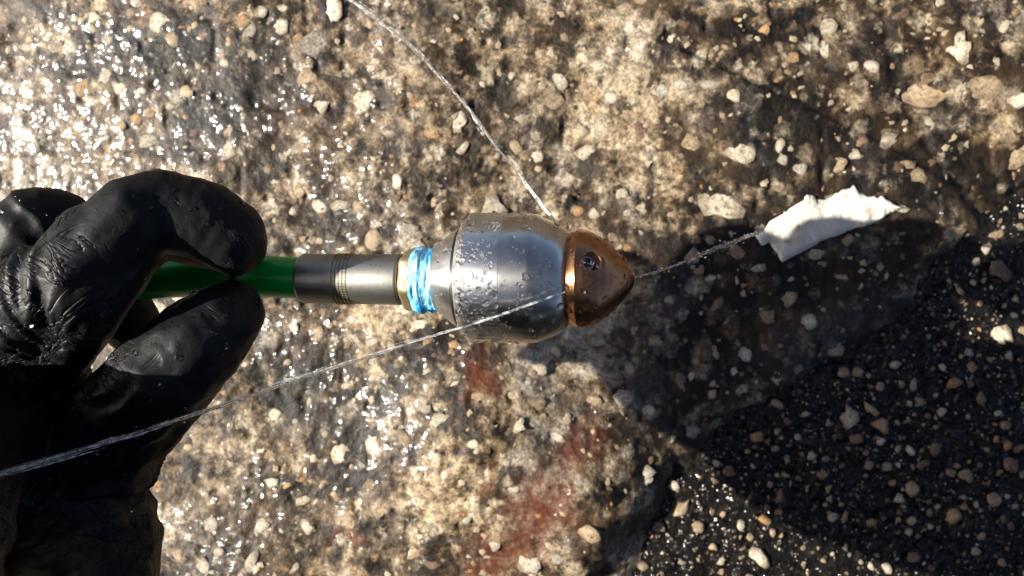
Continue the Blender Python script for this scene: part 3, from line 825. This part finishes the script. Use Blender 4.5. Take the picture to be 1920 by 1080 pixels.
# worn brass hexagon with rounded corners, half covered by the tape
def hexr(i, s, r, a):
    t = (a + .35) % (math.pi / 3) - math.pi / 6
    return min(r, r * .905 / math.cos(t)) * (1 + .012 * math.sin(9 * a + s * 900))
fitting = sharpen(lathe('fitting', bev(hp_([(758, 30), (758.5, 50), (764, 58), (778, 61), (800, 60), (812, 56), (816, 30)]), .0004), BRASS, hose, 96, rfun=hexr), 40)
neck = lathe('collar', hp_([(750, 20), (750.5, 43), (764, 43), (764.5, 20)]), steel_material('dark_collar_steel', (.16, .14, .09), .45, 0, (.06, .05, .03)), hose, 48)  # dark steel collar in the gap between ferrule and fitting
def tape():
    rr = np.random.default_rng(3)
    L = hp_([(779, 58), (780.5, 61.5), (787, 62.5), (797, 62.2), (800, 60.2), (802, 60.6), (812, 60.2), (818, 58.5), (823, 57), (824, 50)])
    def rf(i, s, r, a):
        q = r * (1 + .035 * float(vnoise(a * 2.2, i * .5 + 3, seed=8)) + .018 * float(vnoise(a * 9, i * 1.6, seed=9)))
        t = (a + .35) % (math.pi / 3) - math.pi / 6
        hexq = min(q, q * .94 / math.cos(t))
        low = max(0, -math.cos(a - R(75)))
        return hexq * (1 + .0 * low)
    m, nt, b = nodes_mat('blue_thread_tape')
    n = N(nt)
    st = n.noise(1, 4, .6, vec=n.mapping((420, 110, 110)))
    wrap = n.noise(1, 3, .6, vec=n.mapping((330, 60, 60)))
    n.link(n.ramp(wrap, [(.36, (.015, .20, .50)), (.48, (.06, .40, .72)), (.58, (.24, .62, .84)), (.72, (.48, .78, .90))]), b.inputs['Base Color'])
    b.inputs['Roughness'].default_value = .38
    nb = n.bump(wrap, .0010, .5)
    n.link(n.bump(n.noise(700, 4, .65), .0007, .7, nb), b.inputs['Normal'])
    o = lathe('thread_tape', bev(L, .0002), m, hose, 120, rfun=rf)
    # loose crumpled end below
    V, F = [], []
    nu, nv = 12, 7
    for sd in (0, 1):
        for i in range(nu):
            for j in range(nv):
                px = 783 + (824 - 783) * i / (nu - 1)
                ang = R(68 + 52 * j / (nv - 1))
                r = ax_r(px, 61.5 + 2.6 * vnoise(np.array(i * .8), np.array(j * .9), seed=5) + 2.5 * math.sin(i * .9 + j) * .6) - sd * .0004
                s = ax_s(px) + OFF + .0004 * float(vnoise(np.array(i * .9), np.array(j * 1.3), seed=6))
                V.append((s, -float(r) * math.sin(ang), float(r) * math.cos(ang)))
    def q(s, i, j): return s * nu * nv + i * nv + j
    for i in range(nu - 1):
        for j in range(nv - 1):
            F.append((q(0, i, j), q(0, i + 1, j), q(0, i + 1, j + 1), q(0, i, j + 1)))
            F.append((q(1, i, j), q(1, i, j + 1), q(1, i + 1, j + 1), q(1, i + 1, j)))
    mesh('loose_end', V, F, m, o, local=True)
tape()
# the green tube
def smooth_path(pts, n=12):
    pts = [np.array(p, float) for p in pts]
    pts = [2 * pts[0] - pts[1]] + pts + [2 * pts[-1] - pts[-2]]
    out = []
    for a, b, c, d in zip(pts[:-3], pts[1:-2], pts[2:-1], pts[3:]):
        for k in range(n):
            t = k / n
            out.append(.5 * ((2 * b) + (-a + c) * t + (2 * a - 5 * b + 4 * c - d) * t * t + (-a + 3 * b - 3 * c + d) * t ** 3))
    out.append(pts[-2])
    return out
def tube(path, radii, seg=24):
    A = np.array([np.array(p, float) for p in path])
    n = len(A)
    d = A[np.minimum(np.arange(n) + 1, n - 1)] - A[np.maximum(np.arange(n) - 1, 0)]
    d /= np.linalg.norm(d, axis=1)[:, None]
    u = np.cross([0, 0, 1.0], d); u /= np.linalg.norm(u, axis=1)[:, None]
    v = np.cross(d, u)
    ang = 2 * np.pi * np.arange(seg) / seg
    rr = np.asarray(radii)[:, None, None]
    V = list((A[:, None] + (u[:, None] * np.cos(ang)[None, :, None] + v[:, None] * np.sin(ang)[None, :, None]) * rr).reshape(-1, 3))
    F = []
    for i in range(n - 1):
        for k in range(seg):
            l = (k + 1) % seg
            F.append((i * seg + k, i * seg + l, (i + 1) * seg + l, (i + 1) * seg + k))
    F.append(tuple(range(seg))[::-1]); F.append(tuple((n - 1) * seg + k for k in range(seg)))
    return V, F
a0 = NC + Vector((ax_s(600) * CT, 0, ax_s(600) * ST))
a1 = NC + Vector((ax_s(560) * CT, .0002, ax_s(560) * ST))
path = smooth_path([a0, a1, P(450, 517, -.0125), P(330, 520, -.0165), P(200, 531, -.020), P(60, 560, -.022), P(-120, 620, -.020), P(-300, 720, -.010)])
V, F = tube(path, [ax_r(560, 38.8)] * len(path), 40)
def green():
    m, nt, b = nodes_mat('green_hose_jacket')
    n = N(nt)
    n.link(n.ramp(n.noise(90, 5, .6), [(.3, (.001, .40, .045)), (.7, (.002, .50, .060))]), b.inputs['Base Color'])
    b.inputs['Roughness'].default_value = .28
    n.link(n.bump(n.noise(700, 3), .0001, .5), b.inputs['Normal'])
    return m
mesh('tube', V, F, green(), hose)

# ------------------------------------------------------------------ gloved hand
person = empty('person', P(120, 900, -.01))
tag(person, 'hand in a wet black rubber glove pinching the green hose', 'person')
def ball_chain(bm, pts, steps=9):
    """pts: (px, py, z mm above the axis, radius mm)"""
    Q = [(P(px, py, z * .001), r * .001) for px, py, z, r in pts]
    for (a, ra), (b, rb) in zip(Q[:-1], Q[1:]):
        n = max(2, int((a - b).length / .003))
        for k in range(n + 1):
            t = k / n
            t2 = t
            bmesh.ops.create_icosphere(bm, subdivisions=2, radius=(ra + (rb - ra) * t2) * 1.015, matrix=Matrix.Translation(a.lerp(b, t)))
def glove():
    bm = bmesh.new()
    # index finger: knuckle, middle joint, end joint, tip
    ball_chain(bm, [(10, 615, 12, 13.8), (140, 505, 22, 12.4), (248, 412, 19, 11.9), (300, 396, 15, 11.6)])
    ball_chain(bm, [(300, 396, 15, 11.6), (380, 412, 13, 11.2), (430, 441, 10.5, 10.4), (440, 456, 5, 9.4)])
    ball_chain(bm, [(320, 422, 3, 10.6), (385, 437, 0, 10.2), (436, 456, -3, 9.0)])
    ball_chain(bm, [(60, 665, 4, 14), (112, 620, 10, 11.6), (155, 545, 20, 12.6), (225, 470, 18, 10.8)])
    ball_chain(bm, [(60, 665, -2, 14), (112, 620, 0, 12), (155, 545, 4, 13.0), (225, 470, 4, 11.2), (300, 400, 2, 11)])
    # middle finger behind and below
    ball_chain(bm, [(-30, 600, -4, 12.5), (70, 427, -2, 12.0), (110, 430, -5, 11.8), (175, 500, -18, 10.3), (235, 590, -24, 9.4), (250, 612, -24, 8.6)])
    # ring and little finger, curled further under
    ball_chain(bm, [(-50, 620, -16, 11.5), (0, 500, -22, 11), (40, 520, -26, 10), (95, 585, -27, 9), (105, 610, -25, 8.5)])
    ball_chain(bm, [(-50, 680, -24, 10), (0, 600, -30, 9.5), (50, 640, -31, 8.5)])
    # thumb
    ball_chain(bm, [(120, 930, -2, 20), (180, 850, 1, 17.0), (248, 770, 5, 15.0), (308, 705, 9, 14.3), (362, 648, 9, 13.1), (408, 606, 7, 11.0), (434, 586, 3, 9.2)])
    # body of the hand, web and heel
    ball_chain(bm, [(10, 615, 2, 14.5), (60, 700, -2, 15), (85, 800, -2, 16), (100, 930, -1, 20)])
    ball_chain(bm, [(10, 615, 0, 14), (20, 760, -4, 17), (40, 900, 0, 21), (80, 1060, 6, 23)])
    ball_chain(bm, [(-40, 620, -14, 12), (-20, 760, -10, 15), (0, 900, 0, 19), (60, 1060, 8, 22)])
    ball_chain(bm, [(120, 930, -2, 20), (142, 1010, 2, 22), (130, 1110, 8, 23)])
    # wrist and cuff
    ball_chain(bm, [(100, 1070, 8, 23), (-60, 1210, 36, 27), (-290, 1450, 90, 33)])
    ball_chain(bm, [(10, 790, 2, 18), (-150, 880, 40, 22), (-330, 1100, 80, 29), (-380, 1400, 95, 33)])
    ball_chain(bm, [(60, 1100, 10, 23), (40, 1200, 20, 24), (-60, 1400, 50, 30)])
    # the hole between thumb and finger stays open
    me = bpy.data.meshes.new('glove')
    bm.to_mesh(me); bm.free()
    o = bpy.data.objects.new('glove', me)
    COL.objects.link(o)
    rm = o.modifiers.new('remesh', 'REMESH')
    rm.mode = 'VOXEL'; rm.voxel_size = .00085
    s = o.modifiers.new('smooth', 'SMOOTH'); s.factor = .5; s.iterations = 9
    bpy.context.view_layer.update()
    nm = bpy.data.meshes.new_from_object(o.evaluated_get(bpy.context.evaluated_depsgraph_get()))
    o.modifiers.clear()
    o.data = nm
    n = len(nm.vertices)
    v = np.empty(n * 3); nm.vertices.foreach_get('co', v); v = v.reshape(-1, 3)
    nr = np.empty(n * 3); nm.vertices.foreach_get('normal', nr); nr = nr.reshape(-1, 3)
    # stretched folds that run out from the web towards the knuckle, and loose folds at thumb and cuff
    c = np.array(P(205, 690, -.004))
    d = v - c
    rho = np.hypot(d[:, 0], d[:, 1]); th = np.arctan2(d[:, 1], d[:, 0])
    fold = np.abs(vnoise(th * 5.5 + fbm(v[:, 0] * 60, v[:, 1] * 60, octv=2, seed=2) * .7, rho * 28, v[:, 2] * 30, seed=61))
    left = sstep(-.2, .5, -np.cos(th - R(158)) * -1)
    amp = sstep(.004, .016, rho) * (1 - sstep(.040, .075, rho)) * left
    disp = (.35 - fold) * .0030 * amp
    # cross wrinkles
    x, y, z = v.T
    u = (x * .72 - y * .69)
    cw = 1 - np.abs(vnoise(u * 210 + fbm(x * 90, y * 90, z * 90, octv=2, seed=4) * 1.6, (x + y) * 45, z * 70, seed=77)) * 2
    region = sstep(-.004, -.02, y) * sstep(-.15, -.12, x)
    disp += np.maximum(cw, -.3) * .0009 * region
    disp += fbm(x * 120, y * 120, z * 120, octv=3, seed=91) * .00035
    # cuff steps near the wrist
    for py, a in ((905, .0012), (960, .0010), (1015, .0012)):
        yy = (540 - py) / K * D_AXIS + fbm(x * 60, y * 20, octv=2, seed=13) * .003
        disp += a * np.exp(-((y - yy) / .0022) ** 2) * sstep(-.13, -.115, x)
    v = v + nr * disp[:, None]
    L = np.array(person.matrix_basis.translation)
    nm.vertices.foreach_set('co', (v - L).ravel())
    nm.update(); nm.shade_smooth()
    m, nt, b = nodes_mat('black_rubber_glove')
    k = N(nt)
    k.link(k.ramp(k.noise(70, 5, .6), [(.3, (.003, .0034, .0045)), (.7, (.006, .007, .009))]), b.inputs['Base Color'])
    k.link(k.ramp(k.noise(60, 4, .6), [(.35, .42), (.65, .66)]), b.inputs['Roughness'])
    b.inputs['Specular IOR Level'].default_value = .26
    def rot_map(ang, sc):
        q = nt.nodes.new('ShaderNodeMapping')
        q.inputs['Rotation'].default_value = (0, 0, R(ang))
        k.link(k.tc, q.inputs['Vector'])
        p = nt.nodes.new('ShaderNodeMapping'); p.inputs['Scale'].default_value = sc
        k.link(q.outputs[0], p.inputs['Vector'])
        return p.outputs[0]
    def crease(ang, sc, seed, lo, hi):
        a = k.noise(1, 3, .55, .5, vec=rot_map(ang, sc))
        d = k.math('ABSOLUTE', k.math('SUBTRACT', a, .5))
        c = k.ramp(d, [(.0, 0.0), (.035, .75), (.12, 1.0)])
        msk = k.ramp(k.noise(seed, 3, .6), [(lo, 0.0), (hi, 1.0)])
        return k.math('MULTIPLY', k.math('SUBTRACT', 1.0, c), k.math('MULTIPLY', msk, -1.0))
    nb = k.bump(crease(40, (70, 240, 110), 34, .46, .64), .0008, .8)
    nb = k.bump(crease(-42, (60, 190, 110), 29, .50, .66), .0008, .8, nb)
    nb = k.bump(k.noise(240, 4, .6), .0005, .5, nb)
    nb = k.bump(k.noise(1300, 3, .6), .00008, .6, nb)
    k.link(nb, b.inputs['Normal'])
    nm.materials.clear(); nm.materials.append(m)
    o.parent = person
    return o, v, nr
glove_o, GV, GN = glove()
def sleeve():
    """dark sleeve and bent body of the person who holds hand and camera, below the picture"""
    bm = bmesh.new()
    def chain(L):
        for (a, ra), (b, rb) in zip(L[:-1], L[1:]):
            a, b = Vector(a), Vector(b)
            n = max(2, int((a - b).length / .02))
            for k in range(n + 1):
                t = k / n
                bmesh.ops.create_icosphere(bm, subdivisions=3, radius=ra + (rb - ra) * t, matrix=Matrix.Translation(a.lerp(b, t)))
    w0 = P(-270, 1450, .090)
    chain([(w0, .040), ((-.19, -.26, .32), .05), ((-.24, -.46, .40), .06), ((-.20, -.54, .56), .08)])
    chain([((-.26, -.52, .46), .13), ((.30, -.52, .46), .13)])
    chain([((-.28, -.50, .28), .14), ((.34, -.50, .28), .14)])
    chain([((0, -.52, .58), .15), ((0, -.54, .3), .17), ((0, -.56, .14), .14)])
    chain([((-.09, -.56, .14), .10), ((-.20, -.38, .18), .085), ((-.21, -.42, .06), .06)])
    chain([((.09, -.56, .14), .10), ((.17, -.34, .18), .085), ((.18, -.40, .06), .06)])
    me = bpy.data.meshes.new('clothing')
    bm.to_mesh(me); bm.free()
    o = bpy.data.objects.new('clothing', me)
    COL.objects.link(o)
    rm = o.modifiers.new('remesh', 'REMESH'); rm.mode = 'VOXEL'; rm.voxel_size = .008
    s = o.modifiers.new('smooth', 'SMOOTH'); s.factor = .5; s.iterations = 6
    bpy.context.view_layer.update()
    nm = bpy.data.meshes.new_from_object(o.evaluated_get(bpy.context.evaluated_depsgraph_get()))
    o.modifiers.clear(); o.data = nm
    nm.transform(Matrix.Translation(-person.matrix_basis.translation))
    nm.shade_smooth()
    m, nt, b = nodes_mat('dark_blue_cloth')
    k = N(nt)
    k.link(k.ramp(k.noise(300, 4), [(.3, (.008, .014, .018)), (.7, (.014, .024, .030))]), b.inputs['Base Color'])
    b.inputs['Roughness'].default_value = .85
    nm.materials.clear(); nm.materials.append(m)
    o.parent = person
sleeve()

# ------------------------------------------------------------------ water: beads on the metal and the glove, three jets
def water_material(name, clear=.0, rough=.0):
    m, nt, b = nodes_mat(name)
    b.inputs['Base Color'].default_value = (1, 1, 1, 1)
    b.inputs['Transmission Weight'].default_value = 1
    b.inputs['IOR'].default_value = 1.33
    b.inputs['Roughness'].default_value = rough
    return m
WATER = water_material('water_bead')
def domes(name, spots, parent, local, mat=WATER):
    """spots: (point, normal, radius, stretch)"""
    V, F = [], []
    for p, nrm, r, st in spots:
        nrm = Vector(nrm).normalized()
        u = nrm.orthogonal().normalized(); v = nrm.cross(u)
        seg, rings = (10, 3) if r > .0004 else (6, 2)
        o = len(V)
        a0 = random.uniform(0, 6.28)
        wob = [random.uniform(.85, 1.15) for _ in range(seg)]
        for i in range(rings):
            t = i / rings * math.pi / 2
            for k in range(seg):
                a = 2 * math.pi * k / seg
                q = r * math.cos(t) * wob[k]
                x, y = q * math.cos(a) * st, q * math.sin(a)
                x, y = x * math.cos(a0) - y * math.sin(a0), x * math.sin(a0) + y * math.cos(a0)
                V.append(Vector(p) + u * x + v * y + nrm * (r * .5 * math.sin(t) - r * .06))
        V.append(Vector(p) + nrm * r * .44)
        for i in range(rings - 1):
            for k in range(seg):
                l = (k + 1) % seg
                F.append((o + i * seg + k, o + i * seg + l, o + (i + 1) * seg + l, o + (i + 1) * seg + k))
        for k in range(seg):
            F.append((o + (rings - 1) * seg + k, o + (rings - 1) * seg + (k + 1) % seg, o + rings * seg))
        F.append(tuple(o + k for k in range(seg))[::-1])
    return tag(mesh(name, [tuple(x) for x in V], F, mat, parent, local=local), kind='stuff')
def surf(profile, s):
    for (s0, r0), (s1, r1) in zip(profile[:-1], profile[1:]):
        if s0 <= s <= s1 and s1 > s0:
            t = (s - s0) / (s1 - s0)
            sl = (r1 - r0) / (s1 - s0)
            return r0 + (r1 - r0) * t, sl
    return None
def lathe_spots(profile, n, lo, hi, rmed, rmax, bias=None):
    out = []
    while len(out) < n:
        s = random.uniform(lo, hi)
        a = random.uniform(-math.pi * .55, math.pi * .55)
        if bias and random.random() > bias(s, a): continue
        q = surf(profile, s)
        if not q: continue
        r, sl = q
        p = (s, r * math.sin(a), r * math.cos(a))
        nr = (-sl, math.sin(a), math.cos(a))
        out.append((p, nr, min(rmax, random.lognormvariate(math.log(rmed), .5)), random.uniform(1, 1.35)))
    return out
def dens(s, a): return 1.0 if -1.2 < a < -.1 else .4
domes('water_beads', lathe_spots(BODY, 620, BODY[2][0], BODY[-1][0] - .0003, 0.00036, .0012, dens), body, True)
domes('water_beads', lathe_spots(FRONT, 190, FRONT[1][0] + .0004, FRONT[-3][0], 0.00036, .0014), front, True)
domes('water_beads', lathe_spots(HEAD, 150, HEAD[2][0], HEAD[-3][0], 0.00032, .0011), head, True)
domes('water_beads', lathe_spots(RB, 60, RB[1][0], RB[2][0], 0.0003, .0008), rear, True)
up = np.where((GN[:, 2] > .15) & (GV[:, 0] > -.155) & (GV[:, 1] > -.12))[0]
gs = []
L = Vector(person.matrix_basis.translation)
for i in rng.choice(up, 520, replace=False):
    if GV[i][1] < -.04 and random.random() < .5: continue
    gs.append((Vector(GV[i]) - L, GN[i], min(.0011, random.lognormvariate(math.log(.0004), .5)), random.uniform(1, 1.6)))
domes('water_beads', gs, glove_o, True)

def jet_material():
    m, nt, b = nodes_mat('jet_water')
    n = N(nt)
    b.inputs['Base Color'].default_value = (.88, .89, .88, 1)
    b.inputs['Roughness'].default_value = .1
    b.inputs['IOR'].default_value = 1.33
    tr = nt.nodes.new('ShaderNodeBsdfTransparent')
    mx = nt.nodes.new('ShaderNodeMixShader')
    n.link(n.ramp(n.noise(500, 3, .6), [(.42, .03), (.66, .8)]), mx.inputs[0])
    n.link(tr.outputs[0], mx.inputs[1]); n.link(b.outputs[0], mx.inputs[2])
    n.link(mx.outputs[0], nt.nodes['Material Output'].inputs['Surface'])
    return m
JET = jet_material()
def jet(name, label, pts, strands, seed, beads=0, spread=.55, core=.3, wob=.5, thick=1.0):
    """pts: (px, py, z mm, half width px)"""
    r = np.random.default_rng(seed)
    base = empty(name, P(*pts[0][:2], pts[0][2] * .001))
    path = smooth_path([P(px, py, z * .001) for px, py, z, h in pts], 60)
    hw = np.interp(np.linspace(0, len(pts) - 1, len(path)), range(len(pts)), [h * (D_AXIS - z * .001) / K for px, py, z, h in pts])
    n = len(path)
    T = np.arange(n) / n
    frames = []
    for i in range(n):
        d = path[min(i + 1, n - 1)] - path[max(i - 1, 0)]
        d = d / np.linalg.norm(d)
        u = np.cross([0, 0, 1.0], d); u /= np.linalg.norm(u)
        frames.append((u, np.cross(d, u)))
    PA, FU, FV = np.array(path), np.array([f[0] for f in frames]), np.array([f[1] for f in frames])
    def line(a, off, i0=0, i1=None):
        q = slice(i0, i1)
        return list(PA[q] + (FU[q] * np.cos(a[q])[:, None] + FV[q] * np.sin(a[q])[:, None]) * np.broadcast_to(off, a.shape)[q][:, None])
    grow = sstep(0, .25, T)
    # clear water
    V, F = [], []
    for k in range(3):
        a = r.uniform(0, 6.28) + T * r.uniform(6, 14)
        rad = hw * core * (.8 if k == 0 else .5) * (1 + grow * wob * (vnoise(T * n * .16 + k * 9, T * 0, seed=seed + k) + .6 * vnoise(T * n * .35 + k * 5, T * 0, seed=seed + 20 + k)))
        v_, f_ = tube(line(a, hw * (.0 if k == 0 else .45)), np.maximum(rad, .00002), 8)
        o = len(V); V.extend(v_); F.extend([tuple(x + o for x in f) for f in f_])
    mesh('stream', V, F, WATER, base)
    # torn, air-filled threads of the jet
    V, F = [], []
    for k in range(strands):
        off = hw * r.uniform(.1, 1) * spread * (1 + .3 * vnoise(T * 11 + k * 3, T * 0, seed=seed + 40))
        a = r.uniform(0, 6.28) + r.uniform(.1, .7) * T * 6.28 + vnoise(T * 7 + k * 13, T * 0, seed=seed) * .8
        L0, c0 = r.uniform(.02, .12), r.uniform(-.02, 1.0)
        i0, i1 = max(0, int((c0 - L0 / 2) * n)), min(n - 1, int((c0 + L0 / 2) * n))
        if i1 - i0 < 5: continue
        ln = line(a, off, i0, i1)
        t = np.linspace(0, 1, len(ln))
        rad = hw[i0:i1] * r.uniform(.035, .12) * thick * np.sin(np.pi * t) ** .6 * (1 + .5 * vnoise(t * 30 + k, t * 0, seed=seed + 3))
        v_, f_ = tube(ln, np.maximum(rad, .00001), 6)
        o = len(V); V.extend(v_); F.extend([tuple(x + o for x in f) for f in f_])
    v_, f_ = tube(line(T * 5, hw * .1), hw * .5 * (1 - .8 * sstep(.12, .4, T)) * (1 + .2 * vnoise(T * 50, T * 0, seed=seed + 60)), 8)
    o = len(V); V.extend(v_); F.extend([tuple(x + o for x in f) for f in f_])
    tag(mesh('foam_threads', V, F, JET, base), kind='stuff')
    if beads:
        sp = []
        for _ in range(beads):
            i = int(r.integers(int(n * .1), n))
            q = path[i] + r.normal(0, 1, 3) * hw[i] * 1.3
            sp.append((q, r.normal(0, 1, 3), float(r.uniform(.0001, .00034)), 1.4))
        domes('spray_drops', sp, base, False)
    tag(base, label, 'water jet', 'water jets from the nozzle')
    return base
jet('water_jet', 'long thin water jet shooting back across nozzle and glove to the lower left',
    [(1060, 547, 20, 3.0), (960, 583, 21.5, 4.4), (860, 616, 23, 5.5), (700, 664, 26, 6.5), (540, 716, 28, 7.5), (380, 774, 33, 8), (200, 830, 44, 9.5), (0, 889, 62, 11.5), (-140, 930, 80, 13)], 100, 1, 60, 1.0)
jet('water_jet', 'water jet shooting from behind the copper tip to the upper left',
    [(1046, 420, -6, 6), (1020, 388, -10, 6), (975, 328, -16, 6.5), (925, 268, -22, 7), (872, 198, -30, 6.5), (826, 148, -36, 6), (770, 86, -44, 5.5), (700, 30, -52, 6), (620, -28, -60, 7)], 85, 2, 70, .95)
jet('water_jet', 'short twisted water jet leaving the copper tip towards the white flake',
    [(1180, 523, 6, 1.8), (1225, 511, -4, 3.4), (1275, 494, -20, 4.2), (1330, 472, -40, 5), (1385, 450, -62, 6), (1425, 433, -84, 7)], 60, 3, 70, .9, .5, .6, 2.0)
